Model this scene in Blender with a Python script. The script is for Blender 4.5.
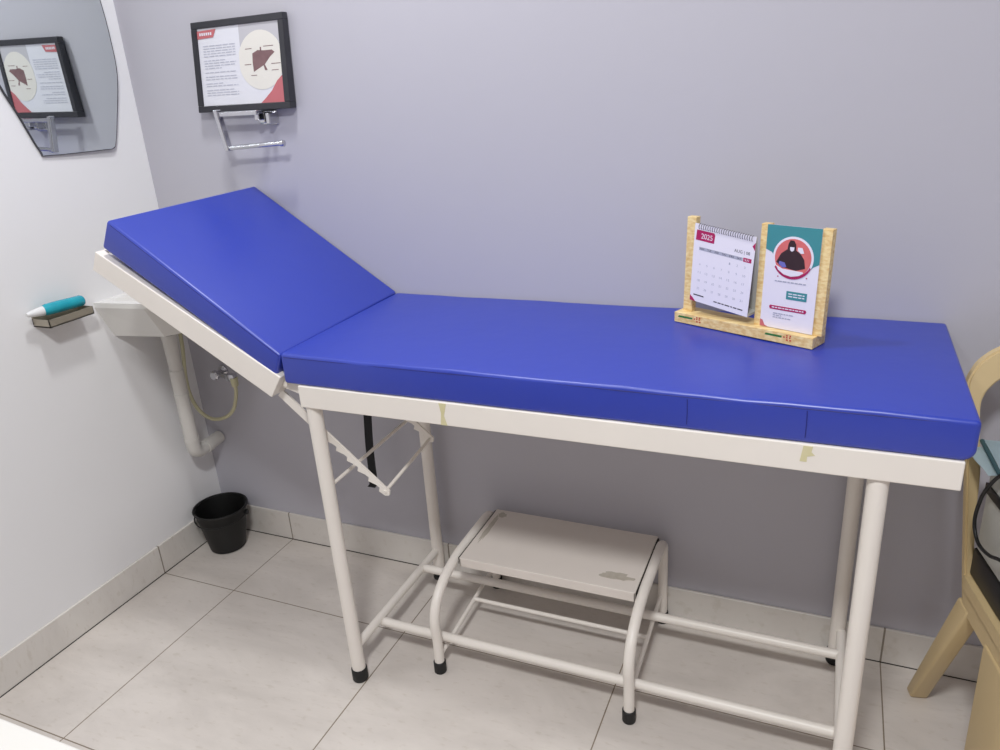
import bpy, bmesh, math, random
from mathutils import Vector, Matrix
random.seed(7)
sc = bpy.context.scene
COL = sc.collection
for o in list(bpy.data.objects):
    bpy.data.objects.remove(o)

# ---------------------------------------------------------------- camera
yaw, pitch, roll = -0.424042, 0.368521, -0.065281
fw = Vector((math.sin(yaw)*math.cos(pitch), math.cos(yaw)*math.cos(pitch), -math.sin(pitch)))
rt = fw.cross(Vector((0, 0, 1))).normalized()
up = rt.cross(fw)
r2 = rt*math.cos(roll) + up*math.sin(roll)
u2 = up*math.cos(roll) - rt*math.sin(roll)
M = Matrix((r2, u2, -fw)).transposed().to_4x4()
M.translation = Vector((1.8868, -1.7489, 1.4146))
cam_d = bpy.data.cameras.new('camera')
cam_d.sensor_fit = 'HORIZONTAL'
cam_d.sensor_width = 36
cam_d.lens = 764.72/1000*36
cam_d.clip_start = 0.02
cam = bpy.data.objects.new('camera', cam_d)
COL.objects.link(cam)
cam.matrix_world = M
sc.camera = cam

# ---------------------------------------------------------------- light, exposure
w = bpy.data.worlds.new('world'); sc.world = w; w.use_nodes = True
w.node_tree.nodes['Background'].inputs[0].default_value = (0.9, 0.93, 1.0, 1)
w.node_tree.nodes['Background'].inputs[1].default_value = 0.3

def area(name, loc, target, size, watts, col, spread=180):
    d = bpy.data.lights.new(name, 'AREA')
    d.shape = 'DISK' if size < .4 else 'SQUARE'
    d.size = size; d.energy = watts; d.color = col
    d.spread = math.radians(spread)
    o = bpy.data.objects.new(name, d); COL.objects.link(o)
    o.location = loc
    v = Vector(target)-Vector(loc)
    o.rotation_euler = v.to_track_quat('-Z', 'Y').to_euler()
    return o
area('ceiling_panel_light', (1.75, -1.95, 2.70), (1.75, -1.95, 0), 0.36, 34, (.972, .988, .992))
area('ceiling_downlight', (0.85, -0.56, 2.70), (0.85, -0.56, 0), 0.22, 11, (.972, .988, .992))
sc.view_settings.view_transform = 'Standard'
sc.view_settings.look = 'None'
sc.view_settings.gamma = 1
sc.view_settings.use_curve_mapping = False
sc.view_settings.exposure = 0.54

# ---------------------------------------------------------------- materials
def lin(c):
    def f(v):
        v /= 255
        return v/12.92 if v <= .04045 else ((v+.055)/1.055)**2.4
    return (f(c[0]), f(c[1]), f(c[2]), 1)

def mat(name, rgb, rough=.5, metal=0, var=.06, scale=8, bump=0, bscale=60, rgb2=None, coat=0, trans=0, spec=.5):
    m = bpy.data.materials.new(name); m.use_nodes = True
    nt = m.node_tree; b = nt.nodes['Principled BSDF']
    b.inputs['Roughness'].default_value = rough
    b.inputs['Metallic'].default_value = metal
    b.inputs['Coat Weight'].default_value = coat
    b.inputs['Transmission Weight'].default_value = trans
    b.inputs['Specular IOR Level'].default_value = spec
    tc = nt.nodes.new('ShaderNodeTexCoord')
    n = nt.nodes.new('ShaderNodeTexNoise'); n.inputs['Scale'].default_value = scale
    n.inputs['Detail'].default_value = 4
    nt.links.new(tc.outputs['Object'], n.inputs['Vector'])
    mx = nt.nodes.new('ShaderNodeMix'); mx.data_type = 'RGBA'
    c = lin(rgb)
    if rgb2: c2 = lin(rgb2)
    else: c2 = tuple(v*(1-var) for v in c[:3])+(1,)
    mx.inputs['A'].default_value = c; mx.inputs['B'].default_value = c2
    nt.links.new(n.outputs['Fac'], mx.inputs['Factor'])
    nt.links.new(mx.outputs['Result'], b.inputs['Base Color'])
    if bump:
        n2 = nt.nodes.new('ShaderNodeTexNoise'); n2.inputs['Scale'].default_value = bscale
        nt.links.new(tc.outputs['Object'], n2.inputs['Vector'])
        bp = nt.nodes.new('ShaderNodeBump'); bp.inputs['Strength'].default_value = bump
        bp.inputs['Distance'].default_value = .01
        nt.links.new(n2.outputs['Fac'], bp.inputs['Height'])
        nt.links.new(bp.outputs['Normal'], b.inputs['Normal'])
    return m

MT = {}
MT['wall'] = mat('lavender_grey_wall_paint', (190, 188, 197), .55, var=.03, scale=2, bump=.04, bscale=18)
MT['wall_l'] = mat('white_wall_paint', (240, 239, 240), .5, var=.03, scale=2, bump=.04, bscale=18)
MT['wall_f'] = mat('darkened_taupe_wall', (150, 145, 140), .6)  # unseen front wall, colour darkened to cut frontal fill light on the couch
MT['ceil'] = mat('ceiling_paint', (235, 235, 233), .8)
MT['blue'] = mat('blue_vinyl', (35, 58, 172), .38, var=.08, scale=5, spec=.9, bump=.10, bscale=14)
MT['cream'] = mat('cream_enamel_paint', (243, 236, 228), .38, var=.05, scale=10)
MT['tread'] = mat('worn_cream_board', (232, 223, 215), .5, var=.08, scale=12)
MT['scuff'] = mat('brown_scuff', (168, 156, 140), .7, rgb2=(206, 200, 190), scale=60)
MT['rubber'] = mat('black_rubber', (22, 22, 23), .6)
MT['black'] = mat('black_plastic', (17, 17, 19), .45)
MT['blackstrap'] = mat('black_webbing', (20, 20, 24), .8)
MT['gap'] = mat('dark_gap', (45, 40, 36), .9)
MT['pvc'] = mat('white_pvc_pipe', (214, 211, 206), .45, var=.08, scale=20)
MT['porc'] = mat('white_ceramic', (232, 230, 226), .2, var=.02)
MT['hose'] = mat('cream_hose', (205, 200, 165), .45)
MT['chrome'] = mat('chrome', (205, 205, 210), .2, metal=1, var=.02)
MT['steel'] = mat('stainless_steel', (176, 168, 152), .4, metal=.55)
MT['teal'] = mat('teal_gel_plastic', (20, 140, 165), .25, rgb2=(40, 175, 190), scale=40)
MT['white'] = mat('white_plastic', (232, 232, 232), .4)
MT['paper'] = mat('white_paper', (230, 226, 238), .6, var=.02)
MT['poster'] = mat('poster_white', (226, 226, 234), .3, var=.02, coat=.3)
MT['pgrey'] = mat('poster_grey', (196, 194, 200), .3, coat=.3)
MT['pcream'] = mat('poster_cream', (232, 228, 220), .3, coat=.3)
MT['pred'] = mat('poster_red', (198, 108, 114), .35, coat=.3)
MT['liver'] = mat('print_brown', (140, 108, 108), .4, rgb2=(112, 82, 86), scale=60)
MT['ink'] = mat('grey_print', (172, 174, 192), .6)
MT['inkl'] = mat('faint_grey_print', (192, 194, 208), .6)
MT['inkd'] = mat('dark_print', (70, 66, 80), .6)
MT['frame'] = mat('charcoal_frame', (52, 52, 58), .3, var=.15, scale=20)
MT['mag'] = mat('magenta_print', (175, 20, 90), .5)
MT['tealp'] = mat('teal_print', (62, 140, 148), .5)
MT['salmon'] = mat('salmon_print', (222, 120, 118), .5, rgb2=(205, 95, 95), scale=90)
MT['darkp'] = mat('dark_maroon_print', (52, 30, 36), .6)
MT['blueink'] = mat('blue_print', (110, 110, 190), .6)
MT['green'] = mat('green_print', (50, 120, 60), .6)
MT['redp'] = mat('red_print', (200, 70, 50), .6)
MT['tan'] = mat('tan_plastic', (212, 188, 142), .4, var=.08, scale=5)
MT['grey'] = mat('pale_grey_plastic', (196, 196, 190), .45)
MT['cloth'] = mat('pale_teal_cloth', (214, 230, 235), .8, rgb2=(198, 220, 226), scale=12, bump=.3, bscale=30)
MT['clothd'] = mat('dark_teal_hem', (52, 84, 90), .8)
MT['tape'] = mat('yellowed_tape', (205, 195, 140), .35, rgb2=(225, 218, 185), scale=40)
MT['desk'] = mat('white_laminate', (206, 203, 198), .35, var=.02)
MT['seam'] = mat('seam_blue', (30, 36, 120), .5)
MT['bktin'] = mat('dark_bucket_plastic', (9, 9, 9), .5)

def mirror_mat():
    m = bpy.data.materials.new('mirror_silver'); m.use_nodes = True
    b = m.node_tree.nodes['Principled BSDF']
    b.inputs['Base Color'].default_value = lin((226, 232, 232))
    b.inputs['Metallic'].default_value = 1; b.inputs['Roughness'].default_value = .02
    return m
MT['mirror'] = mirror_mat()

def wood():
    m = bpy.data.materials.new('pine_wood'); m.use_nodes = True
    nt = m.node_tree; b = nt.nodes['Principled BSDF']; b.inputs['Roughness'].default_value = .5
    tc = nt.nodes.new('ShaderNodeTexCoord'); mp = nt.nodes.new('ShaderNodeMapping')
    mp.inputs['Scale'].default_value = (6, 60, 60)
    n = nt.nodes.new('ShaderNodeTexNoise'); n.inputs['Scale'].default_value = 3; n.inputs['Detail'].default_value = 5
    cr = nt.nodes.new('ShaderNodeValToRGB')
    cr.color_ramp.elements[0].position = .3; cr.color_ramp.elements[0].color = lin((218, 178, 112))
    cr.color_ramp.elements[1].position = .65; cr.color_ramp.elements[1].color = lin((243, 220, 164))
    nt.links.new(tc.outputs['Object'], mp.inputs['Vector']); nt.links.new(mp.outputs[0], n.inputs['Vector'])
    nt.links.new(n.outputs['Fac'], cr.inputs[0]); nt.links.new(cr.outputs[0], b.inputs['Base Color'])
    return m
MT['wood'] = wood()

def tile_mat(name, ox, oy, size, axes, c1, c2, grout, rough, gw=.0022, offs_z=None):
    """tiles with grout lines; axes = which object axes carry the joints"""
    m = bpy.data.materials.new(name); m.use_nodes = True
    nt = m.node_tree; L = nt.links; b = nt.nodes['Principled BSDF']
    b.inputs['Roughness'].default_value = rough
    tc = nt.nodes.new('ShaderNodeTexCoord'); sp = nt.nodes.new('ShaderNodeSeparateXYZ')
    L.new(tc.outputs['Object'], sp.inputs[0])
    def math_(op, a, bb=None):
        n = nt.nodes.new('ShaderNodeMath'); n.operation = op
        for i, v in enumerate((a, bb)):
            if v is None: continue
            if isinstance(v, (int, float)): n.inputs[i].default_value = v
            else: L.new(v, n.inputs[i])
        return n.outputs[0]
    line = None
    for ax, o in zip(axes, (ox, oy)):
        v = math_('SUBTRACT', sp.outputs[ax], o)
        d = math_('PINGPONG', v, size/2)          # 0 on the joint
        l = math_('LESS_THAN', d, gw)
        line = l if line is None else math_('MAXIMUM', line, l)
    n = nt.nodes.new('ShaderNodeTexNoise'); n.inputs['Scale'].default_value = 2.2; n.inputs['Detail'].default_value = 8
    n.inputs['Roughness'].default_value = .62; n.inputs['Distortion'].default_value = .6
    mp = nt.nodes.new('ShaderNodeMapping'); mp.inputs['Scale'].default_value = (1, 2.6, 1)
    L.new(tc.outputs['Object'], mp.inputs[0]); L.new(mp.outputs[0], n.inputs['Vector'])
    cr = nt.nodes.new('ShaderNodeValToRGB')
    cr.color_ramp.elements[0].position = .35; cr.color_ramp.elements[0].color = lin(c2)
    cr.color_ramp.elements[1].position = .62; cr.color_ramp.elements[1].color = lin(c1)
    L.new(n.outputs['Fac'], cr.inputs[0])
    # fine dirt specks
    n2 = nt.nodes.new('ShaderNodeTexNoise'); n2.inputs['Scale'].default_value = 34; n2.inputs['Detail'].default_value = 6
    L.new(mp.outputs[0], n2.inputs['Vector'])
    cr2 = nt.nodes.new('ShaderNodeValToRGB')
    cr2.color_ramp.elements[0].position = .30; cr2.color_ramp.elements[0].color = (.86, .84, .80, 1)
    cr2.color_ramp.elements[1].position = .42; cr2.color_ramp.elements[1].color = (1, 1, 1, 1)
    L.new(n2.outputs['Fac'], cr2.inputs[0])
    ml = nt.nodes.new('ShaderNodeMix'); ml.data_type = 'RGBA'; ml.blend_type = 'MULTIPLY'; ml.inputs['Factor'].default_value = .6
    L.new(cr.outputs[0], ml.inputs['A']); L.new(cr2.outputs[0], ml.inputs['B'])
    mx = nt.nodes.new('ShaderNodeMix'); mx.data_type = 'RGBA'
    L.new(line, mx.inputs['Factor']); L.new(ml.outputs['Result'], mx.inputs['A']); mx.inputs['B'].default_value = lin(grout)
    L.new(mx.outputs['Result'], b.inputs['Base Color'])
    return m
TX, TY, TS = .290, -.302, .6
MT['floor'] = tile_mat('floor_tiles', TX, TY, TS, (0, 1), (220, 212, 205), (202, 194, 187), (132, 118, 102), .32, gw=.0015)
MT['skirt_b'] = tile_mat('skirting_tiles_back', TX, TY, TS, (0,), (224, 219, 213), (212, 206, 200), (140, 130, 118), .35)
MT['skirt_l'] = tile_mat('skirting_tiles_left', TY, TX, TS, (1,), (224, 219, 213), (212, 206, 200), (140, 130, 118), .35)

# ---------------------------------------------------------------- helpers
WL = {}
def wloc(o):
    return WL.get(o.name, Vector((0, 0, 0))) if o else Vector((0, 0, 0))
def obj(name, bm, m, parent=None, smooth=True, origin=None):
    """bm is in world coordinates"""
    o0 = wloc(parent) if parent else Vector(origin or (0, 0, 0))
    bmesh.ops.recalc_face_normals(bm, faces=bm.faces[:])
    for v in bm.verts: v.co -= o0
    me = bpy.data.meshes.new(name); bm.to_mesh(me); bm.free()
    if isinstance(m, str): m = MT[m]
    me.materials.append(m)
    if smooth:
        for p in me.polygons: p.use_smooth = True
        try: me.set_sharp_from_angle(angle=math.radians(38))
        except Exception: pass
    o = bpy.data.objects.new(name, me); COL.objects.link(o)
    if parent: o.parent = parent
    else: o.location = o0
    WL[o.name] = o0.copy()
    return o
def tag(o, label=None, cat=None, group=None, kind=None):
    if label: o['label'] = label
    if cat: o['category'] = cat
    if group: o['group'] = group
    if kind: o['kind'] = kind
    return o
def thing(name, label, cat, loc, group=None):
    o = bpy.data.objects.new(name, None); COL.objects.link(o)
    o.empty_display_size = .05
    o.location = loc; WL[o.name] = Vector(loc)
    return tag(o, label, cat, group)
def BM(): return bmesh.new()
def hexa(bm, pts, bev=0, seg=2):
    """8 points: bottom 4 ccw, top 4 ccw"""
    vs = [bm.verts.new(p) for p in pts]
    fs = [(3, 2, 1, 0), (4, 5, 6, 7), (0, 1, 5, 4), (1, 2, 6, 5), (2, 3, 7, 6), (3, 0, 4, 7)]
    F = [bm.faces.new([vs[i] for i in f]) for f in fs]
    if bev:
        es = list({e for f in F for e in f.edges})
        bmesh.ops.bevel(bm, geom=es, offset=bev, segments=seg, profile=.5, affect='EDGES')
    return bm
def box(bm, x0, x1, y0, y1, z0, z1, bev=0, seg=2):
    return hexa(bm, [(x0, y0, z0), (x1, y0, z0), (x1, y1, z0), (x0, y1, z0),
                     (x0, y0, z1), (x1, y0, z1), (x1, y1, z1), (x0, y1, z1)], bev, seg)
def prism(bm, poly, axis, a, b, bev=0, seg=2):
    """extrude a polygon. axis 'y': poly is (x,z); axis 'x': (y,z); axis 'z': (x,y)"""
    def P(p, t):
        return {'y': (p[0], t, p[1]), 'x': (t, p[0], p[1]), 'z': (p[0], p[1], t)}[axis]
    A = [bm.verts.new(P(p, a)) for p in poly]; B = [bm.verts.new(P(p, b)) for p in poly]
    F = [bm.faces.new(A), bm.faces.new(B[::-1])]
    n = len(poly)
    for i in range(n):
        F.append(bm.faces.new((A[i], B[i], B[(i+1) % n], A[(i+1) % n])))
    if bev:
        es = list({e for f in F for e in f.edges})
        bmesh.ops.bevel(bm, geom=es, offset=bev, segments=seg, profile=.5, affect='EDGES')
    return bm
def smooth_path(pts, n=6):
    """Catmull-Rom through points"""
    P = [Vector(p) for p in pts]; out = []
    for i in range(len(P)-1):
        p0 = P[i-1] if i else P[0]*2-P[1]
        p1, p2 = P[i], P[i+1]
        p3 = P[i+2] if i+2 < len(P) else P[-1]*2-P[-2]
        for k in range(n):
            t = k/n
            out.append(.5*((2*p1)+(-p0+p2)*t+(2*p0-5*p1+4*p2-p3)*t*t+(-p0+3*p1-3*p2+p3)*t**3))
    out.append(P[-1]); return out
def round_path(pts, r, n=6):
    """polyline with rounded corners"""
    P = [Vector(p) for p in pts]; out = [P[0]]
    for i in range(1, len(P)-1):
        a = (P[i-1]-P[i]); b = (P[i+1]-P[i])
        rr = min(r, a.length*.48, b.length*.48)
        A = P[i]+a.normalized()*rr; B = P[i]+b.normalized()*rr
        for k in range(n+1):
            t = k/n
            out.append(A*(1-t)**2+P[i]*2*t*(1-t)+B*t*t)
    out.append(P[-1]); return out
def tube(bm, pts, r, seg=14, cap=True, sx=1, sy=1):
    P = [Vector(p) for p in pts]; rings = []
    t0 = (P[1]-P[0]).normalized()
    ref = Vector((0, 0, 1)) if abs(t0.z) < .9 else Vector((1, 0, 0))
    nrm = t0.cross(ref).normalized()
    for i, p in enumerate(P):
        t = ((P[min(i+1, len(P)-1)]-P[max(i-1, 0)])).normalized()
        nrm = (nrm-t*nrm.dot(t)).normalized(); bi = t.cross(nrm)
        rr = r[i] if isinstance(r, (list, tuple)) else r
        rings.append([bm.verts.new(p+nrm*math.cos(a)*rr*sx+bi*math.sin(a)*rr*sy) for a in [2*math.pi*k/seg for k in range(seg)]])
    for a, b in zip(rings, rings[1:]):
        for k in range(seg):
            bm.faces.new((a[k], a[(k+1) % seg], b[(k+1) % seg], b[k]))
    if cap:
        bm.faces.new(rings[0][::-1]); bm.faces.new(rings[-1])
    return bm
def lathe(bm, c, prof, seg=32, axis=Vector((0, 0, 1)), closed=False):
    c = Vector(c); q = Vector((0, 0, 1)).rotation_difference(axis)
    rings = []
    for r, z in prof:
        rings.append([bm.verts.new(c+q @ Vector((r*math.cos(a), r*math.sin(a), z))) for a in [2*math.pi*k/seg for k in range(seg)]])
    for a, b in zip(rings, rings[1:]):
        for k in range(seg):
            bm.faces.new((a[k], a[(k+1) % seg], b[(k+1) % seg], b[k]))
    bm.faces.new(rings[0][::-1]); bm.faces.new(rings[-1])
    return bm

# ---------------------------------------------------------------- the room
RX, RY, RZ = 3.3, -3.1, 2.75
def struct(name, bm, m, **k):
    o = obj(name, bm, m, smooth=False, **k); o['kind'] = 'structure'; return o
struct('floor', box(BM(), -.1, RX+.1, RY-.1, .1, -.06, 0), 'floor')
struct('ceiling', box(BM(), -.1, RX+.1, RY-.1, .1, RZ, RZ+.08), 'ceil')
struct('wall_back', box(BM(), -.1, RX+.1, 0, .1, 0, RZ), 'wall')
struct('wall_left', box(BM(), -.1, 0, RY, 0, 0, RZ), 'wall_l')
struct('wall_right', box(BM(), RX, RX+.1, RY, 0, 0, RZ), 'wall')
struct('wall_front', box(BM(), -.1, RX+.1, RY-.1, RY, 0, RZ), 'wall_f')
BH = .101
struct('baseboard_back', box(BM(), .008, RX, -.008, 0, 0.0, BH, .0015, 1), 'skirt_b')
struct('baseboard_left', box(BM(), 0, .008, RY, 0, 0.0, BH, .0015, 1), 'skirt_l')
struct('trim_1', box(BM(), .008, RX, -.0095, -.008, 0.0, .0022), 'gap')
struct('trim_2', box(BM(), .008, .0095, RY, -.008, 0.0, .0022), 'gap')

# ---------------------------------------------------------------- examination bed
bed = thing('examination_bed', 'cream steel examination couch with blue vinyl mattress and raised headrest', 'examination bed', (1.43, -.265, 0))
YF, YB = -.512, -.020
# frame
b = BM()
X0, X1, ZT, ZB = .843, 2.107, .819, .768
box(b, X0, X1, YF, YF+.024, ZB, ZT, .002, 2)           # front rail
box(b, X0, X1, YB-.024, YB, ZB, ZT, .002, 2)
box(b, X0+.001, X0+.024, YF+.0235, YB-.0235, ZB, ZT-.001)
box(b, X1-.024, X1-.001, YF+.0235, YB-.0235, ZB, ZT-.001)
for x in (1.16, 1.48, 1.8):
    box(b, x, x+.03, YF+.024, YB-.024, ZT-.030, ZT-.010)
box(b, X0+.024, X1-.024, YF+.024, YB-.024, ZT-.010, ZT-.001)
frame = obj('frame', b, 'cream', bed, smooth=False)
for pts in ([(1.189, .817), (1.206, .817), (1.199, .790), (1.205, .769), (1.190, .769), (1.193, .795)],
            [(1.873, .816), (1.888, .816), (1.886, .806), (1.892, .800), (1.880, .797), (1.880, .787), (1.869, .787)]):
    tag(obj('tape', prism(BM(), pts, 'y', YF-.0007, YF-.0001), 'tape', frame, smooth=False), 'yellowed torn tape stuck to the rail')
# flat mattress
def puffed_box(x0, x1, y0, y1, z0, z1, r):
    bm = BM(); box(bm, x0, x1, y0, y1, z0, z1)
    bmesh.ops.bevel(bm, geom=[e for e in bm.edges if all(v.co.x > x1-.001 and v.co.z < z0+.001 for v in e.verts)], offset=.020, segments=6, profile=.5, affect='EDGES')
    bmesh.ops.subdivide_edges(bm, edges=[e for e in bm.edges if abs((e.verts[0].co-e.verts[1].co).x) > .3], cuts=18, use_grid_fill=True)
    bmesh.ops.bevel(bm, geom=[e for e in bm.edges if e.calc_face_angle(0) > .5], offset=r, segments=4, profile=.55, affect='EDGES')
    for v in bm.verts:
        s = math.sin(v.co.x*17)*.0009+math.sin(v.co.x*41+1)*.0006
        if v.co.y < y0+.02: v.co.y += s*.8
        if v.co.z > z1-.012: v.co.z += s*.7
    return bm
mat_flat = obj('mattress', puffed_box(.806, 2.120, -.5095, -.003, .8192, .889, .008), 'blue', bed)
# vertical seams in the front band and the top piping line
for x in (1.680, 1.874):
    b = BM(); tube(b, [(x, -.5098, .830), (x+.0006, -.5100, .853), (x, -.5098, .878)], .0008, 6); obj('seam', b, 'seam', mat_flat)
b = BM(); tube(b, smooth_path([(.815, -.5090, .8815), (1.1, -.5094, .8812), (1.4, -.5090, .8818), (1.7, -.5094, .8815), (2.108, -.5090, .8820)], 6), .0009, 6)
tag(obj('piping', b, 'seam', mat_flat), 'dark seam line')
# headrest mattress (tilted)
def head_poly(): return [(.8095, .886), (.384, 1.174), (.348, 1.110), (.787, .834)]
def head_prism():
    bm = prism(BM(), head_poly(), 'y', -.5095, -.003)
    for v in bm.verts:
        if v.co.y > -.1: v.co += Vector((-.002, 0, .005))
    bmesh.ops.bevel(bm, geom=bm.edges[:], offset=.007, segments=4, profile=.5, affect='EDGES')
    return bm
head_m = obj('headrest_mattress', head_prism(), 'blue', bed)
b = BM(); tube(b, [(.803, -.5090, .8835), (.60, -.5092, 1.0205), (.391, -.5090, 1.1620)], .0009, 6); obj('piping', b, 'seam', head_m)
# headrest frame
def slat(p, q, t0, t1):
    """quad in xz between line p-q, shifted along the normal t0..t1"""
    P, Q = Vector(p), Vector(q); d = (Q-P).normalized(); n = Vector((-d.y, d.x))
    if n.y > 0: n = -n
    return [tuple(P+n*t0), tuple(Q+n*t0), tuple(Q+n*t1), tuple(P+n*t1)]
HA, HB = (.797, .831), (.328, 1.104)
b = BM()
HF = [(.800, .834), (.326, 1.101), (.303, 1.057), (.766, .783)]
prism(b, HF, 'y', YF, YF+.024, .002, 2); prism(b, HF, 'y', YB-.024, YB, .002, 2)
prism(b, slat((.790, .831), (.333, 1.091), -.001, .006), 'y', YF+.024, YB-.024)
prism(b, [(.326, 1.101), (.330, 1.099), (.307, 1.055), (.303, 1.057)], 'y', YF+.024, YB-.024)
prism(b, [(.800, .834), (.796, .836), (.762, .785), (.766, .783)], 'y', YF+.024, YB-.024)
obj('headrest_frame', b, 'cream', bed, smooth=False)
# hinge plates
for y in (YF+.026, YB-.032):
    b = BM(); prism(b, [(.775, .822), (.87, .815), (.87, .792), (.83, .785), (.775, .800)], 'y', y, y+.006, .001, 1)
    for x, z in ((.790, .809), (.83, .802)):
        lathe(b, (x, y-.003, z), [(.007, 0), (.007, .012)], 12, Vector((0, 1, 0)))
    obj('hinge', b, 'cream', bed, smooth=False)
# legs
LEGX = {0: .870, 1: 1.992}
LY = (-.490, -.040)
for k, y in enumerate(LY):
    for i in (0, 1):
        x = LEGX[i]-(.008 if i and k else 0); b = BM()
        tube(b, [(x, y, .028), (x-(.010 if i == 0 and k == 0 else 0), y, ZT-.012)], .0172, 20)
        lg = obj('leg', b, 'cream', bed)
        tag(obj('rubber_foot', lathe(BM(), (x, y, 0), [(.0185, 0), (.0202, .003), (.0202, .034), (.0190, .036), (.0168, .036)], 20), 'rubber', lg), 'black rubber foot cap')
for i in (0, 1):
    x = LEGX[i]
    obj('side_stretcher', tube(BM(), [(x, LY[0]+.012, .10), (x, LY[1]-.012, .10)], .0115, 14), 'cream', bed)
for y, z in ((-.371, .090), (-.135, .099)):
    obj('long_stretcher', tube(BM(), [(LEGX[0]+.006, y, z), (LEGX[1]-.006, y, z)], .0118, 14), 'cream', bed)
# ratchet bars that set the headrest angle
def ratchet(y, p, q, teeth_from):
    P, Q = Vector(p), Vector(q); d = (Q-P); L = d.length; d.normalize(); n = Vector((d.y, -d.x))
    if n.y > 0: n = -n                 # teeth on the lower side
    up_, lo = [], []
    w = .0105
    up_ = [P-n*w, Q-n*w*.9, Q+d*.006]
    s = L; pts = [Q+n*w*.8]
    t = L-.018
    while t > teeth_from*L:
        pts += [P+d*t+n*w*1.15, P+d*(t-.004)+n*w*.25, P+d*(t-.014)+n*w*.35]
        t -= .034
    pts.append(P+d*(teeth_from*L)+n*w); pts.append(P+n*w)
    poly = [tuple(v) for v in up_+pts]
    return prism(BM(), poly, 'y', y-.0025, y+.0025)
obj('ratchet_bar', ratchet(-.464, (.752, .775), (1.008, .553), .38), 'cream', bed, smooth=False)
obj('ratchet_bar', ratchet(-.243, (.760, .795), (1.008, .583), .38), 'cream', bed, smooth=False)
obj('ratchet_rod', tube(BM(), [(1.003, -.469, .557), (1.004, -.238, .587)], .0042, 10), 'cream', bed)
obj('support_rod', tube(BM(), [(.874, LY[0]+.012, .566), (.873, LY[1]-.010, .572)], .0045, 10), 'cream', bed)
# strap
b = BM()
pth = [(.716, -.080, .864), (.714, -.078, .62), (.706, -.084, .45), (.699, -.078, .33), (.692, -.082, .308)]
sp = smooth_path(pth, 5)
for i in range(len(sp)-1):
    a, c = sp[i], sp[i+1]
prev = None
for p in sp:
    ring = [b.verts.new(p+Vector((sx*.013, sy*.0012, 0))) for sx, sy in ((-1, -1), (1, -1), (1, 1), (-1, 1))]
    if prev:
        for k in range(4): b.faces.new((prev[k], prev[(k+1) % 4], ring[(k+1) % 4], ring[k]))
    else: b.faces.new(ring[::-1])
    prev = ring
b.faces.new(prev)
tag(obj('strap', b, 'blackstrap', bed, smooth=False), 'black webbing strap hanging down')

# ---------------------------------------------------------------- step stool
st = thing('step_stool', 'small cream metal step stool with scuffed top and black rubber feet under the couch', 'step stool', (1.297, -.21, 0))
SX = (1.055, 1.549)
for x in SX:
    fy = -.399 if x < 1.2 else -.397
    path = smooth_path([(x, fy, .026), (x, fy, .10), (x, fy-.003, .160), (x, fy+.018, .208), (x, fy+.070, .242), (x, -.265, .258)], 6)
    path += smooth_path([(x, -.24, .2605), (x, -.14, .262), (x, -.070, .262)], 2)
    path += smooth_path([(x, -.050, .259), (x, -.032, .246), (x, -.026, .222), (x, -.026, .12), (x, -.026, .026)], 6)
    sf = obj('side_frame', tube(BM(), path, .0128, 16), 'cream', st)
    for y in (fy, -.026):
        tag(obj('rubber_foot', lathe(BM(), (x, y, 0), [(.0142, 0), (.0160, .003), (.0160, .032), (.0142, .034), (.0126, .034)], 18), 'rubber', sf), 'black rubber foot cap')
    obj('side_brace', tube(BM(), [(x-.004 if x > 1.2 else x+.004, fy+.006, .052), (x-.004 if x > 1.2 else x+.004, -.030, .086)], .0055, 10), 'cream', st)
obj('cross_bar', tube(BM(), [(SX[0]+.004, -.187, .072), (SX[1]-.004, -.187, .072)], .0058, 10), 'cream', st)
TX0, TX1, TYF, TYB, TZ = 1.0715, 1.5335, -.276, -.024, .268
b = BM()
box(b, TX0, TX1, TYF, TYB, TZ-.003, TZ, .0012, 1)
box(b, TX0, TX1, TYF, TYF+.003, TZ-.026, TZ-.001, .0008, 1)
box(b, TX0, TX1, TYB-.003, TYB, TZ-.026, TZ-.001, .0008, 1)
box(b, TX0, TX0+.003, TYF, TYB, TZ-.026, TZ-.001); box(b, TX1-.003, TX1, TYF, TYB, TZ-.026, TZ-.001)
tread = obj('tread', b, 'tread', st, smooth=False)
# dark joint between tread and tubes
for xa, xb in ((TX0-.0048, TX0), (TX1, TX1+.0048)):
    tag(obj('edge_gap', box(BM(), xa, xb, TYF+.005, TYB-.004, TZ-.022, TZ-.0035), 'gap', tread, smooth=False), 'dark edge strip')
b = BM()
def blob(bm, cx, cy, rx, ry, z, n=22, seed=1):
    rnd = random.Random(seed); vs = []
    for k in range(n):
        a = 2*math.pi*k/n; s = .7+.5*rnd.random()
        vs.append(bm.verts.new((cx+rx*s*math.cos(a), cy+ry*s*math.sin(a), z)))
    f = bm.faces.new(vs)
    g = bmesh.ops.extrude_face_region(bm, geom=[f])
    for v in g['geom']:
        if isinstance(v, bmesh.types.BMVert): v.co.z += .0003
for args in ((1.475, -.226, .040, .016, TZ, 26, 2), (1.090, -.12, .007, .075, TZ, 30, 3), (1.10, -.050, .014, .012, TZ, 22, 4)):
    b = BM(); blob(b, *args); tag(obj('scuff_mark', b, 'scuff', tread, smooth=False), 'brown scuffed dirt mark')

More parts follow.
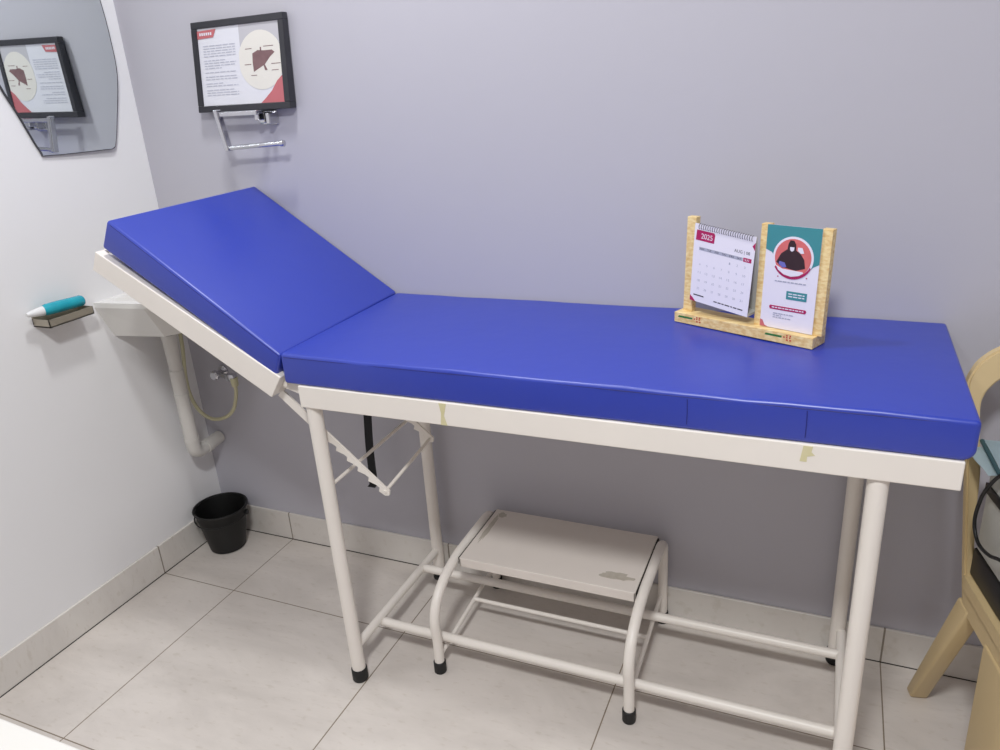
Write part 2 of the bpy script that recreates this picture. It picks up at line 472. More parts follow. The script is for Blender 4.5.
# ---------------------------------------------------------------- bucket
bk = thing('waste_bin', 'small black plastic waste bucket in the floor corner', 'bucket', (.098, -.107, 0))
bc = (.098, -.107, 0)
b = lathe(BM(), bc, [(.052, .000), (.058, .004), (.072, .085), (.084, .150), (.080, .151), (.068, .085), (.054, .008), (.02, .007)], 40)
obj('body', b, 'bktin', bk)
b = BM()
ring = [(bc[0]+.0855*math.cos(a), bc[1]+.0855*math.sin(a), .152) for a in [2*math.pi*k/40 for k in range(41)]]
tube(b, ring, .0035, 8, cap=False); obj('rim', b, 'bktin', bk)
for s in (1, -1):
    a = math.radians(20); d = Vector((math.cos(a)*s, math.sin(a)*s, 0)); c = Vector(bc)
    obj('handle_lug', tube(BM(), [c+d*.080+Vector((0, 0, .128)), c+d*.089+Vector((0, 0, .128))], .009, 10), 'bktin', bk)
a0 = math.radians(20)
pts = [(bc[0]+.0865*math.cos(a0+t), bc[1]+.0865*math.sin(a0+t)*1.0, .130+.014*math.sin(t)) for t in [math.pi*1.0*k/16+math.pi for k in range(17)]]
obj('handle', tube(BM(), pts, .0022, 8), 'bktin', bk)

# ---------------------------------------------------------------- wall mirror
MP = dict(m0=.0115, m1=.014, m2=.027)
def mx(y, z): return MP['m0']+MP['m1']*(z-1.4)+MP['m2']*(y+.2)
outline = [(-.126, 1.299), (-.316, 1.302), (-.340, 1.314), (-.373, 1.404), (-.405, 1.490), (-.415, 1.58), (-.405, 1.68), (-.375, 1.78), (-.32, 1.86), (-.23, 1.895), (-.14, 1.86), (-.085, 1.78), (-.062, 1.68), (-.055, 1.58), (-.058, 1.49), (-.087, 1.386), (-.112, 1.312)]
op = smooth_path([(0, y, z) for y, z in outline]+[(0, outline[0][0], outline[0][1])], 5)[:-1]
mr = thing('wall_mirror', 'frameless egg-shaped wall mirror reflecting the liver poster', 'mirror', (0, -.23, 1.3))
b = BM()
A = [b.verts.new((mx(p.y, p.z), p.y, p.z)) for p in op]; B = [b.verts.new((.0003, p.y, p.z)) for p in op]
b.faces.new(A)
obj('glass', b, 'mirror', mr, smooth=False)
b = BM()
n = len(op)
cen = Vector((0, -.22, 1.58))
def edge_ring(grow, dx):
    out = []
    for p in op:
        d = (p-cen); d.x = 0; q = p+d.normalized()*grow
        out.append(b.verts.new((max(.0004, mx(q.y, q.z)+dx) if dx is not None else .0004, q.y, q.z)))
    return out
R1 = edge_ring(-.0004, .0002); R2 = edge_ring(.0016, .0002); R3 = edge_ring(.0016, None); R4 = edge_ring(-.0004, None)
for P_, Q_ in ((R1, R2), (R2, R3), (R3, R4)):
    for k in range(n): b.faces.new((P_[k], P_[(k+1) % n], Q_[(k+1) % n], Q_[k]))
b.faces.new(R4)
tag(obj('edge', b, 'frame', mr, smooth=False), 'dark bevelled edge')

# ---------------------------------------------------------------- framed poster on the back wall
ps = thing('framed_poster', 'square charcoal-framed medical poster with a liver drawing on the back wall', 'framed poster', (.43, -.002, 1.377))
C = {'tl': (.279, -.024, 1.602), 'tr': (.580, -.024, 1.604), 'br': (.566, -.030, 1.377), 'bl': (.256, -.030, 1.378)}
C = {k: Vector(v) for k, v in C.items()}
def PP(u, v, off=0):
    """u right 0..1, v down 0..1 on the poster plane, off towards the room"""
    t = C['tl'].lerp(C['tr'], u); bb = C['bl'].lerp(C['br'], u); p = t.lerp(bb, v); p.y -= off; return p
b = BM()
fwid = .060; fh = .075
def pbar(u0, v0, u1, v1):
    pts = [PP(u0, v1), PP(u1, v1), PP(u1, v0), PP(u0, v0)]
    back = [Vector((p.x, -.004, p.z)) for p in pts]
    hexa(b, back+pts, .002, 2)
pbar(0, 0, 1, fh); pbar(0, 1-fh, 1, 1); pbar(0, fh*.98, fwid, 1-fh*.98); pbar(1-fwid, fh*.98, 1, 1-fh*.98)
obj('frame', b, 'frame', ps, smooth=False)
def flat(bm, uvs, fn, off):
    vs = [bm.verts.new(fn(u, v, off)) for u, v in uvs]
    return bm.faces.new(vs)
def slab(uvs, fn, o0, o1, bm=None):
    bm = bm or BM()
    A = [bm.verts.new(fn(u, v, o0)) for u, v in uvs]; B = [bm.verts.new(fn(u, v, o1)) for u, v in uvs]
    bm.faces.new(A[::-1]); bm.faces.new(B); n = len(uvs)
    for i in range(n): bm.faces.new((A[i], A[(i+1) % n], B[(i+1) % n], B[i]))
    return bm
def rect(u0, v0, u1, v1): return [(u0, v1), (u1, v1), (u1, v0), (u0, v0)]
sheet = obj('poster_sheet', slab(rect(fwid*.6, fh*.6, 1-fwid*.6, 1-fh*.6), PP, -.012, -.004), 'poster', ps, smooth=False)
cid = [0]
def deco(name, uvs_list, m, o, parent=sheet, fn=PP, label=None):
    bm = BM()
    for uvs in uvs_list: slab(uvs, fn, o, o+.0003, bm)
    ob = obj(name, bm, m, parent, smooth=False)
    if label: ob['label'] = label
    return ob
# inner coords
def I(u, v): return (fwid+(1-2*fwid)*u, fh+(1-2*fh)*v)
def ell(cu, cv, ru, rv, n=36, a0=0, a1=360): return [I(cu+ru*math.cos(math.radians(a0+(a1-a0)*k/n)), cv+rv*math.sin(math.radians(a0+(a1-a0)*k/n))) for k in range(n)]
deco('print_panel', [[I(.52, 0), I(1, 0), I(1, .36), I(.52, .27)]], 'pgrey', -.004)
deco('print_circle', [[I(min(.995, max(.50, u)), v) for u, v in [(.76+.27*math.cos(t), .46+.37*math.sin(t)) for t in [2*math.pi*k/40 for k in range(40)]]]], 'pcream', -.0036)
deco('print_corner', [[I(1, .66), I(1, 1), I(.72, 1), I(.78, .94), I(.86, .85), I(.93, .73)]], 'pred', -.0032, label='red corner wedge')
deco('print_banner', [[I(0, .03), I(.24, .02), I(.20, .12), I(0, .13)]], 'pred', -.0032, label='red heading banner')
deco('print_liver', [[I(.665, .37), I(.73, .335), I(.80, .345), I(.90, .345), I(.93, .375), I(.87, .43), (I(.80, .52)), I(.74, .555), I(.665, .60), I(.66, .48)],
                     [I(.76, .30), I(.775, .30), I(.775, .35), I(.76, .35)], [I(.785, .51), I(.80, .51), I(.83, .59), I(.80, .59)]], 'liver', -.0032, label='brown liver drawing')
L_ = []
for a, c, v in ((.58, .66, .305), (.80, .92, .29), (.56, .64, .50), (.88, .99, .51), (.63, .70, .64), (.88, .96, .59)):
    L_.append([I(a, v), I(c, v), I(c, v+.008), I(a, v+.008)])
for q_ in L_: deco('print_callout', [q_], 'liver', -.0032)
rnd = random.Random(5); L_ = []; v = .22
while v < .88:
    a = .06; e = .46*(.55+.45*rnd.random()) if rnd.random() < .3 else .45
    while a < e:
        wlen = min(.03+.05*rnd.random(), e-a+.01); L_.append(rect(*I(a, v), *I(a+wlen, v+.009))); a += wlen+.012
    v += .033 if rnd.random() < .75 else .055
deco('print_text', L_, 'inkl', -.0034)
L_ = []
for k in range(6):
    L_.append(rect(*I(.03+.027*k, .055), *I(.048+.027*k, .09)))
deco('print_heading', L_, 'poster', -.0029)

# ---------------------------------------------------------------- chrome paper holder
h = thing('paper_roll_holder', 'chrome paper roll holder with empty arm below the framed poster', 'holder', (.47, 0, 1.354))
b = BM()
box(b, .450, .500, -.006, 0, 1.338, 1.376, .002, 2); box(b, .458, .478, -.030, -.004, 1.343, 1.371, .003, 2); box(b, .487, .500, -.038, -.004, 1.341, 1.369, .002, 2)
obj('mount', b, 'chrome', h, smooth=False)
obj('top_bar', box(BM(), .336, .480, -.062, -.050, 1.366, 1.378, .002, 2), 'chrome', h, smooth=False)
b = BM(); box(b, .462, .476, -.052, -.024, 1.352, 1.374, .002, 1); obj('bracket', b, 'chrome', h, smooth=False)
b = BM(); hexa(b, [(.356, -.066, 1.278), (.370, -.066, 1.278), (.370, -.048, 1.278), (.356, -.048, 1.278), (.338, -.066, 1.384), (.352, -.066, 1.384), (.352, -.048, 1.384), (.338, -.048, 1.384)], .002, 2)
obj('arm', b, 'chrome', h, smooth=False)
b = BM(); tube(b, [(.360, -.058, 1.285), (.543, -.058, 1.293)], .006, 14); lathe(b, (.540, -.058, 1.293), [(.0085, 0), (.0085, .010), (.006, .012)], 14, Vector((1, 0, 0)))
obj('rod', b, 'chrome', h)

# ---------------------------------------------------------------- wash basin
wb = thing('wash_basin', 'white angular wall basin behind the raised headrest', 'wash basin', (0, -.16, .79))
top = [(0.0, -.300), (.163, -.279), (.30, -.17), (.33, -.10), (.33, -.012), (0.0, -.012)]
bot = [(0.0, -.258), (.165, -.232), (.21, -.16), (.22, -.10), (.22, -.03), (0.0, -.03)]
b = BM()
n = 6
T = [b.verts.new((x, y, .900)) for x, y in top]; Lw = [b.verts.new((x, y, .886)) for x, y in top]; Bt = [b.verts.new((x, y, .790)) for x, y in bot]
for P_, Q_ in ((T, Lw), (Lw, Bt)):
    for k in range(n): b.faces.new((P_[k], Q_[k], Q_[(k+1) % n], P_[(k+1) % n]))
b.faces.new(Bt[::-1])
cx, cy = .16, -.145
In = [b.verts.new((cx+(x-cx)*.80, cy+(y-cy)*.80, .900)) for x, y in top]; In2 = [b.verts.new((cx+(x-cx)*.5, cy+(y-cy)*.5, .815)) for x, y in top]
for P_, Q_ in ((T, In), (In, In2)):
    for k in range(n): b.faces.new((P_[k], P_[(k+1) % n], Q_[(k+1) % n], Q_[k]))
b.faces.new(In2)
bw = obj('bowl', b, 'porc', wb, smooth=False)
b = lathe(BM(), (cx, cy, .8148), [(.022, 0), (.022, .003), (.015, .004)], 18); obj('drain', b, 'chrome', wb)

# drain pipe
dp = thing('drain_pipe', 'white plastic drain pipe bending from the basin into the back wall', 'pipe', (.098, -.157, .36))
p0, p1, p2 = Vector((.100, -.158, .786)), Vector((.084, -.146, .575)), Vector((.072, -.134, .50))
b = lathe(BM(), (.1005, -.1585, .7730), [(.0250, -.003), (.0250, .0175)], 20); tag(obj('gasket', b, 'gap', dp), 'dark ring gasket under the basin')
b = BM(); tube(b, [(.100, -.158, .771), (.098, -.157, .745), (.092, -.152, .66), (.084, -.147, .565)], [.0235, .0220, .0195, .0190], 20); obj('tailpiece', b, 'pvc', dp)
b = BM(); tube(b, [(.0915, -.152, .655), (.084, -.147, .570)], .0212, 20); tube(b, [(.0845, -.1475, .576), (.0838, -.1468, .566)], .0225, 20); obj('coupling', b, 'pvc', dp)
b = BM()
pth = [(.084, -.147, .568), (.076, -.140, .46), (.071, -.136, .405), (.068, -.130, .372), (.064, -.112, .356), (.060, -.085, .352), (.056, -.040, .354), (.054, -.006, .355)]
tube(b, smooth_path(pth, 5), .0212, 20); obj('elbow', b, 'pvc', dp)
obj('joint_collar', tube(BM(), [(.0715, -.1365, .414), (.0705, -.1355, .402)], .0226, 20), 'pvc', dp)
obj('joint_collar', tube(BM(), [(.060, -.080, .352), (.058, -.060, .353)], .0232, 20), 'pvc', dp)

# supply hose and valve
hs = thing('water_valve', 'small chrome angle valve on the back wall with a cream supply hose', 'valve', (.155, 0, .592))
b = BM(); lathe(b, (.125, 0, .595), [(.020, 0), (.020, .004), (.009, .010), (.009, .030)], 18, Vector((0, -1, 0)))
tube(b, [(.125, -.026, .595), (.196, -.048, .598)], .008, 12); box(b, .185, .218, -.060, -.040, .588, .612, .003, 2)
obj('body', b, 'chrome', hs)
b = lathe(BM(), (.125, -.030, .595), [(.010, 0), (.016, .004), (.016, .014), (.012, .018)], 14, Vector((0, -1, 0))); obj('knob', b, 'chrome', hs)
b = BM(); tube(b, [(.211, -.050, .600), (.211, -.050, .572)], [.0125, .0105], 14); obj('hose_nut', b, 'hose', hs)
hp = [(.211, -.050, .578), (.208, -.050, .545), (.185, -.050, .49), (.145, -.052, .457), (.09, -.056, .447), (.047, -.060, .475), (.030, -.066, .53), (.035, -.072, .60), (.056, -.078, .70), (.062, -.080, .79)]
obj('hose', tube(BM(), smooth_path(hp, 7), .0058, 12), 'hose', hs)

# ---------------------------------------------------------------- soap dish and tube
sd = thing('soap_dish', 'stainless steel soap dish fixed to the white wall beside the basin', 'soap dish', (0, -.42, .89))
b = BM()
box(b, .0, .062, -.486, -.352, .889, .892); box(b, .060, .062, -.486, -.352, .889, .910); box(b, 0, .002, -.486, -.352, .889, .918)
box(b, 0, .062, -.486, -.484, .889, .910); box(b, 0, .062, -.354, -.352, .889, .910)
obj('tray', b, 'steel', sd, smooth=False)
gb = thing('gel_tube', 'blue-green gel tube with white cap lying on the steel soap dish', 'tube', (.03, -.43, .912))
b = BM()
path = [(.032, -.474, .930), (.032, -.462, .930), (.033, -.43, .929), (.033, -.39, .927), (.033, -.362, .926), (.033, -.357, .926)]
tube(b, path, [.0125, .0160, .0165, .0160, .0160, .014], 18, sx=1.0, sy=.95); obj('body', b, 'teal', gb)
b = BM(); tube(b, [(.031, -.517, .931), (.031, -.508, .931), (.032, -.476, .930), (.032, -.471, .930)], [.005, .0075, .0125, .0125], 16); obj('cap', b, 'white', gb)

# ---------------------------------------------------------------- wooden stand on the mattress
O = Vector((1.580, -.112, .8902)); th = math.radians(-23.7)
E1 = Vector((math.cos(th), math.sin(th), 0)); E2 = Vector((-math.sin(th), math.cos(th), 0))
def SW(a, c, z): return O+E1*a+E2*c+Vector((0, 0, z))
ws = thing('wooden_stand', 'light pine stand with three uprights on the blue mattress', 'stand', SW(.157, .027, 0))
def sbox(bm, a0, a1, c0, c1, z0, z1, bev=.0012, lean=0, da=0):
    hexa(bm, [SW(a0, c0, z0), SW(a1, c0, z0), SW(a1, c1, z0), SW(a0, c1, z0),
              SW(a0+da, c0+lean, z1), SW(a1+da, c0+lean, z1), SW(a1+da, c1+lean, z1), SW(a0+da, c1+lean, z1)], bev, 2)
    return bm
base = obj('base', sbox(BM(), 0, .316, 0, .054, 0, .023), 'wood', ws, smooth=False)
LN = .008
for a0, a1 in ((.010, .032), (.181, .200), (.303, .324)):
    obj('upright', sbox(BM(), a0, min(a1, .316) if 0 else a1, .018, .034, .0225, .2285, .001, LN), 'wood', ws, smooth=False)
def BF(a, z, off=0): return SW(a, -off, z)
def dashes(a0, n, z, wd, hh, gap, skew=0): return [rect(a0+k*(wd+gap), z-skew*k, a0+k*(wd+gap)+wd, z+hh-skew*k) for k in range(n)]
for a in (.010, .216):
    deco('mark', [[(a, .0125), (a+.036, .0125), (a+.037, .0165), (a+.002, .0165)]], 'green', .0001, base, BF, 'small green printed strip')
    L_ = dashes(a+.040, 3, .0130, .003, .003, .003)+dashes(a+.046, 2, .0080, .004, .003, .003)+dashes(a+.046, 2, .0170, .003, .003, .004)
    deco('mark', L_, 'redp', .0001, base, BF, 'small red printed marks')

# picture card between middle and right uprights
cd = thing('picture_card', 'teal and white card with a round photo, right side of the wooden stand', 'card', SW(.252, .014, .0245))
CA0, CA1, CZ0, CZ1 = .1965, .3065, .0245, .229
def CF(u, v, off=0):
    z = CZ1+(CZ0-CZ1)*v
    return SW(CA0+(CA1-CA0)*u, .0145+LN*(z-.0225)/.21-off, z)
card = obj('card', slab(rect(0, 0, 1, 1), CF, -.0012, 0), 'paper', cd, smooth=False)
deco('print_header', [[(0, 0), (1, 0), (1, .30), (.93, .33), (.85, .40), (.5, .5), (.2, .34), (.08, .31), (0, .23)]][:0] or [[(0, 0), (1, 0), (1, .33), (.90, .36), (.8, .42), (.25, .36), (.12, .26), (0, .235)]], 'tealp', .0001, card, CF, 'teal printed header')
asp = (CA1-CA0)/(CZ1-CZ0)
def circ(cu, cv, r, n=40, a0=0, a1=360): return [(cu+r*math.cos(math.radians(a0+(a1-a0)*k/n)), cv+r*asp*math.sin(math.radians(a0+(a1-a0)*k/n))) for k in range(n+(a1-a0 < 360))]
CC = (.52, .295)
deco('print_ring', [circ(*CC, .375)], 'paper', .0004, card, CF)
arc = circ(CC[0], CC[1], .375, 24, 25, 150)+circ(CC[0]+.005, CC[1]-.012, .35, 24, 25, 150)[::-1]
deco('print_ring_crescent', [arc], 'mag', .0008, card, CF, 'magenta crescent line')  # magenta crescent printed along the lower ring edge
deco('print_photo', [circ(*CC, .335)], 'salmon', .0008, card, CF)
ph = [(.22, .345), (.30, .26), (.41, .215), (.42, .165), (.45, .13), (.52, .13), (.56, .165), (.57, .22), (.66, .25), (.73, .30), (.76, .38), (.60, .41), (.46, .40), (.30, .38)]
deco('print_person', [ph], 'darkp', .0012, card, CF, 'printed person in dark veil and white mask')
deco('print_mask', [[(.455, .192), (.535, .192), (.53, .222), (.495, .235), (.46, .222)], [(.60, .19), (.68, .19), (.72, .24), (.66, .245), (.60, .22)]], 'paper', .0016, card, CF)
deco('print_table', [[(.215, .375), (.35, .405), (.72, .415), (.74, .425), (.66, .455), (.52, .472), (.38, .458), (.27, .42)]], 'paper', .0016, card, CF)
deco('print_glove', [[(.28, .335), (.38, .345), (.42, .385), (.34, .395), (.27, .36)]], 'blueink', .0016, card, CF)
for q_ in (circ(.27, .485, .012, 10), circ(.80, .47, .012, 10)): deco('print_dot', [q_], 'mag', .0004, card, CF)
def words(u0, u1, v, hh, seed):
    r_ = random.Random(seed); out = []; a = u0
    while a < u1:
        wl = min(.03+.06*r_.random(), u1-a); out.append(rect(a, v, a+wl, v+hh)); a += wl+.015
    return out
for q_ in ((.22, .80, .525, .012, 1), (.24, .62, .845, .009, 2), (.24, .40, .865, .009, 3), (.24, .58, .885, .009, 4)): deco('print_text', words(*q_), 'ink', .0004, card, CF)
deco('print_button', [rect(.46, .615, .84, .695)], 'tealp', .0004, card, CF, 'teal printed box')
deco('print_button_text', words(.50, .80, .635, .010, 5)+words(.50, .80, .660, .010, 6), 'paper', .0008, card, CF)
deco('print_bar', [[(.17, .775), (.84, .775), (.86, .79), (.84, .812), (.17, .812), (.155, .79)]], 'mag', .0004, card, CF, 'magenta printed bar')
deco('print_bar_text', words(.21, .81, .788, .010, 7), 'paper', .0008, card, CF)
deco('print_corner', [[(0, .93), (.05, .94), (.09, .985), (.16, 1), (0, 1)]], 'pred', .0004, card, CF)

# desk calendar between left and middle uprights
cl = thing('desk_calendar', 'white spiral desk calendar opened at August 2025, left side of the wooden stand', 'calendar', SW(.107, .03, .024))
KA = {'tl': (.0375, .014, .219), 'tr': (.1785, .014, .203), 'br': (.1740, .002, .040), 'bl': (.0370, .002, .056)}
KA = {k: SW(*v) for k, v in KA.items()}
def KF(u, v, off=0):
    p = KA['tl'].lerp(KA['tr'], u).lerp(KA['bl'].lerp(KA['br'], u), v); return p-E2*off
page = obj('page', slab(rect(0, 0, 1, 1), KF, -.0010, 0), 'paper', cl, smooth=False)
# tent back leaf and its foot
b = BM()
def KB(u, v, off=0):
    p = KA['tl'].lerp(KA['tr'], u).lerp(KA['bl'].lerp(KA['br'], u), v); q = p+E2*(.002+.040*v+off); return q
slab(rect(0, 0, 1, 1.0), KB, 0, .0012, b); obj('back_leaf', b, 'grey', cl, smooth=False)
b = BM(); slab(rect(0, .97, 1, 1.0), KF, -.040, -.0012, b); obj('bottom_leaf', b, 'grey', cl, smooth=False)
b = BM()
for k in range(24):
    u = .09+.86*k/23; c = KF(u, .012, .001)
    e = (KA['tr']-KA['tl']).normalized(); nn = e.cross(Vector((0, 0, 1))).normalized()
    upv = nn.cross(e).normalized()
    if upv.z < 0: upv = -upv
    pts = [c+(nn*math.cos(t)*.0045+upv*math.sin(t)*.0055)-upv*.002 for t in [2*math.pi*j/10 for j in range(11)]]
    tube(b, pts, .0006, 5, cap=False)
tag(obj('spiral', b, 'inkd', cl), 'dark wire spiral binding')
deco('print_year_box', [[(.04, .075), (.33, .075), (.35, .10), (.34, .205), (.03, .205)]], 'mag', .0001, page, KF, 'magenta year box')
# text as meshes
def text_on(body, fn, u0, v0, u1, v1, m, parent, name, off):
    cu = bpy.data.curves.new('text_curve', 'FONT'); cu.body = body; cu.size = 1
    to = bpy.data.objects.new('text_tmp', cu); COL.objects.link(to)
    dg = bpy.context.evaluated_depsgraph_get(); dg.update()
    me = bpy.data.meshes.new_from_object(to.evaluated_get(dg))
    bpy.data.objects.remove(to); bpy.data.curves.remove(cu)
    bm = BM(); bm.from_mesh(me); bpy.data.meshes.remove(me)
    xs = [v.co.x for v in bm.verts]; ys = [v.co.y for v in bm.verts]
    ax, bx, ay, by = min(xs), max(xs), min(ys), max(ys)
    for v in bm.verts:
        u = u0+(v.co.x-ax)/(bx-ax)*(u1-u0); w_ = v1-(v.co.y-ay)/(by-ay)*(v1-v0)
        v.co = fn(u, w_, off)
    return bm
def put_text(*a):
    bm = text_on(*a); return obj(a[8], bm, a[6], a[7], smooth=False)
put_text('2025', KF, .12, .110, .31, .175, 'paper', page, 'print_year', .0006)
put_text('AUG | 08', KF, .68, .200, .93, .250, 'inkd', page, 'print_month', .0003)
days = ['MON', 'TUE', 'WED', 'THU', 'FRI', 'SAT', 'SUN']
deco('print_weekday_band', [rect(.10, .285, .825, .325)], 'ink', .0001, page, KF)
deco('print_sunday_box', [rect(.835, .28, .965, .33)], 'mag', .0001, page, KF, 'magenta Sunday box')
bm = BM(); bm.free()
for k, d in enumerate(days):
    uc = .15+.124*k
    put_text(d, KF, uc-.035, .292, uc+.035, .318, 'paper' if k == 6 else 'inkd', page, 'print_weekday', .0006)
col, row = 4, 0
dig = []
allb = BM()
for d in range(1, 32):
    uc = .13+.124*col; vc = .40+.105*row
    t = str(d); wd = .011*len(t)
    bm = text_on(t, KF, uc-wd, vc-.014, uc+wd, vc+.014, 'inkd', page, 'x', .0003)
    me = bpy.data.meshes.new('tmp'); bm.to_mesh(me); bm.free(); allb.from_mesh(me); bpy.data.meshes.remove(me)
    col += 1
    if col == 7: col = 0; row += 1
obj('print_dates', allb, 'ink', page, smooth=False)
deco('print_footer', [rect(.06, .905, .24, .92)], 'inkd', .0001, page, KF); deco('print_footer', words(.42, .92, .925, .014, 9), 'inkd', .0001, page, KF)
for q_ in ([(0, .93), (.05, .96), (.10, 1), (0, 1)], [(1, .07), (1, .17), (.955, .12)]): deco('print_corner', [q_], 'mag', .0002, page, KF)

# ---------------------------------------------------------------- tan plastic chair at the right edge
CQ = Vector((2.180, -.225, 0)); ct = math.radians(12)
CU = Vector((math.sin(ct), -math.cos(ct), 0)); CV = Vector((math.cos(ct), math.sin(ct), 0))
def CP(a, f, z): return CQ+CV*a+CU*f+Vector((0, 0, z))
CW, CD = .385, .40
ch = thing('plastic_chair', 'tan moulded plastic chair at the right end of the couch', 'chair', CP(CW/2, CD/2, 0))
def rr_poly(x0, x1, y0, y1, r, n=6):
    out = []
    for cx_, cy_, a in ((x1-r, y1-r, 0), (x0+r, y1-r, 90), (x0+r, y0+r, 180), (x1-r, y0+r, 270)):
        for k in range(n+1):
            t = math.radians(a+90*k/n); out.append((cx_+r*math.cos(t), cy_+r*math.sin(t)))
    return out
def cprism(bm, poly, z0, z1, bev=0):
    n0 = len(bm.verts)
    prism(bm, poly, 'z', z0, z1, bev, 3)
    bm.verts.ensure_lookup_table()
    for v in bm.verts[n0:]: v.co = CP(v.co.x, v.co.y, v.co.z)
    return bm
b = BM()
cprism(b, rr_poly(0, CW, -.005, CD, .03), .418, .444, .006)
cprism(b, rr_poly(.004, CW-.004, .0, CD-.005, .028), .372, .424, .004)
obj('seat', b, 'tan', ch)
lean_ = lambda z: -.30*(z-.44) if z > .44 else -.3*(z-.44)
out = [(.006, .375), (.002, .462), (-.001, .58), (-.003, .66), (-.010, .75), (-.008, .805), (.003, .833), (.018, .852), (.050, .873), (.11, .890), (.1925, .896)]
inn = [(.030, .375), (.020, .462), (.019, .56), (.023, .64), (.018, .73), (.018, .768), (.023, .785), (.032, .799), (.058, .820), (.12, .838), (.1925, .843)]
def dense(l): return [(p.x, p.y) for p in smooth_path([(x, z, 0) for x, z in l], 4)]
out, inn = dense(out), dense(inn)
mir = lambda l: [(CW-x, z) for x, z in l[::-1][1:]]
O_, I_ = out+mir(out), inn+mir(inn)
b = BM(); n = len(O_)
R_ = [[b.verts.new(CP(a, lean_(z)+d, z)) for a, z in L_] for L_, d in ((O_, 0), (I_, 0), (I_, .020), (O_, .020))]
for k in range(n-1):
    for i in range(4):
        A_, B_ = R_[i], R_[(i+1) % 4]; b.faces.new((A_[k], A_[k+1], B_[k+1], B_[k]))
for k in (0, n-1): b.faces.new([R_[i][k] for i in range(4)])
bmesh.ops.recalc_face_normals(b, faces=b.faces[:])
bmesh.ops.bevel(b, geom=[e for e in b.edges if e.calc_face_angle(0) > 1], offset=.004, segments=2, affect='EDGES')
back = obj('backrest', b, 'tan', ch)
for a in (.115, .1925, .27):
    b = BM(); w_ = .016
    hexa(b, [CP(a-w_, .004, .44), CP(a-w_, .015, .44), CP(a+w_, .015, .44), CP(a+w_, .004, .44),
             CP(a-w_, lean_(.85)+.004, .85), CP(a-w_, lean_(.85)+.015, .85), CP(a+w_, lean_(.85)+.015, .85), CP(a+w_, lean_(.85)+.004, .85)], .003, 2)
    obj('back_slat', b, 'tan', back)
def chair_leg(a0, a1, f0, f1, ft0, ft1, z1, splay):
    b = BM()
    hexa(b, [CP(a0-splay, f0, 0), CP(a0-splay, f1, 0), CP(a1-splay*.4, f1, 0), CP(a1-splay*.4, f0, 0),
             CP(a0, ft0, z1), CP(a0, ft1, z1), CP(a1, ft1, z1), CP(a1, ft0, z1)], .006, 3)
    return obj('leg', b, 'tan', ch)
chair_leg(.002, .036, -.150, -.118, .008, .062, .385, .008)
chair_leg(CW-.036, CW-.002, -.150, -.118, .008, .070, .385, -.008)
chair_leg(.000, .050, .175, .250, .145, .385, .385, .008)
chair_leg(CW-.050, CW, .175, .250, .145, .385, .385, -.008)

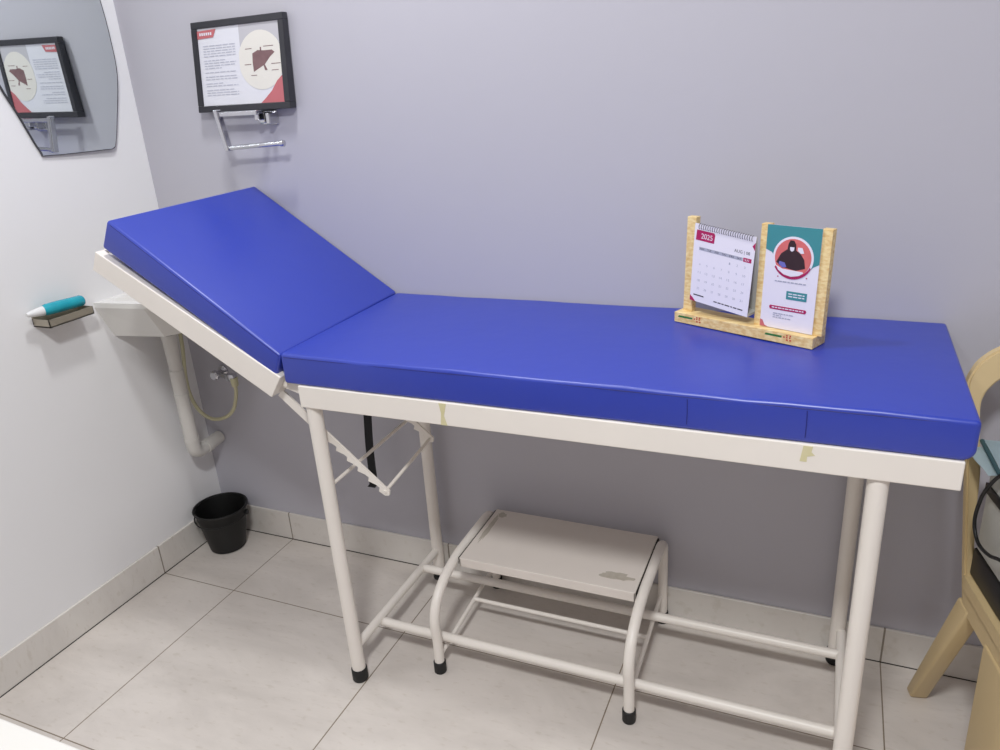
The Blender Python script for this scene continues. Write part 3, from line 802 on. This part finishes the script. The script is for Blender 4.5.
# equipment box on the chair seat
eb = thing('equipment_box', 'pale grey box with black base standing on the tan chair seat', 'box', CP(.14, .14, .4455))
def obox(bm, u0, u1, v0, v1, z0, z1, bev=.004):
    return hexa(bm, [CP(v0, u0, z0), CP(v0, u1, z0), CP(v1, u1, z0), CP(v1, u0, z0), CP(v0, u0, z1), CP(v0, u1, z1), CP(v1, u1, z1), CP(v1, u0, z1)], bev, 2)
obj('base', obox(BM(), .012, .26, .012, .30, .4455, .506), 'black', eb)
obj('body', obox(BM(), .014, .256, .015, .297, .506, .690), 'grey', eb)
b = BM()
obox(b, .013, .252, .0115, .0165, .632, .650, .0005)
tag(obj('band', b, 'black', eb), 'black band across the side')
def cloth(name, pts, th_, m, label, cat):
    bm = BM(); nU, nV = 12, 10
    P = [Vector(p) for p in pts]; grid = []
    for i in range(nU+1):
        rowv = []
        for j in range(nV+1):
            q = P[0].lerp(P[1], i/nU).lerp(P[3].lerp(P[2], i/nU), j/nV)
            q.z += .0015*math.sin(i*1.3+j*.9)
            rowv.append(bm.verts.new(q))
        grid.append(rowv)
    for i in range(nU):
        for j in range(nV): bm.faces.new((grid[i][j], grid[i+1][j], grid[i+1][j+1], grid[i][j+1]))
    bmesh.ops.solidify(bm, geom=bm.faces[:], thickness=th_)
    o = obj(name, bm, MT[m], origin=P[0]); tag(o, label, cat); return o
z1 = .697
cloth('folded_cloth', [(2.182, -.302, z1), (2.44, -.25, z1), (2.44, -.13, z1), (2.157, -.185, z1)], .004, 'cloth', 'pale teal cloth lying flat on the grey box, lower layer', 'cloth')
fc = cloth('folded_cloth', [(2.199, -.306, z1+.008), (2.44, -.262, z1+.008), (2.44, -.12, z1+.008), (2.189, -.165, z1+.008)], .005, 'cloth', 'pale teal cloth with dark hem, upper layer on the grey box', 'cloth')
b = BM(); tube(b, [(2.199, -.306, z1+.006), (2.194, -.235, z1+.006), (2.189, -.165, z1+.006)], .0042, 8); tag(obj('hem', b, 'clothd', fc), 'dark teal hem')
# cable
cb = [CP(.12, .13, .722), CP(.05, .12, .722), CP(.004, .098, .714), CP(-.007, .068, .670), CP(-.006, .043, .622), CP(-.005, .036, .575), CP(-.004, .062, .548), CP(-.004, .110, .553), CP(-.003, .155, .572), CP(-.003, .24, .60), CP(.01, .30, .60), CP(.06, .32, .56)]
o = obj('power_cable', tube(BM(), smooth_path(cb, 8), .0034, 10), 'black', origin=CP(.02, .1, .55)); tag(o, 'black cable looping over the grey box at the right edge', 'cable')

# ---------------------------------------------------------------- white desk in the near corner
dk = thing('desk', 'white desk whose corner shows at the bottom left', 'desk', (1.05, -1.60, 0))
obj('desktop', box(BM(), .55, 1.55, -1.86, -1.355, .725, .75, .002, 2), 'desk', dk, smooth=False)
for x in (.57, 1.51):
    obj('side_panel', box(BM(), x, x+.02, -1.84, -1.40, 0, .725, .001, 1), 'desk', dk, smooth=False)
obj('modesty_panel', box(BM(), .59, 1.51, -1.46, -1.445, .30, .725, .001, 1), 'desk', dk, smooth=False)
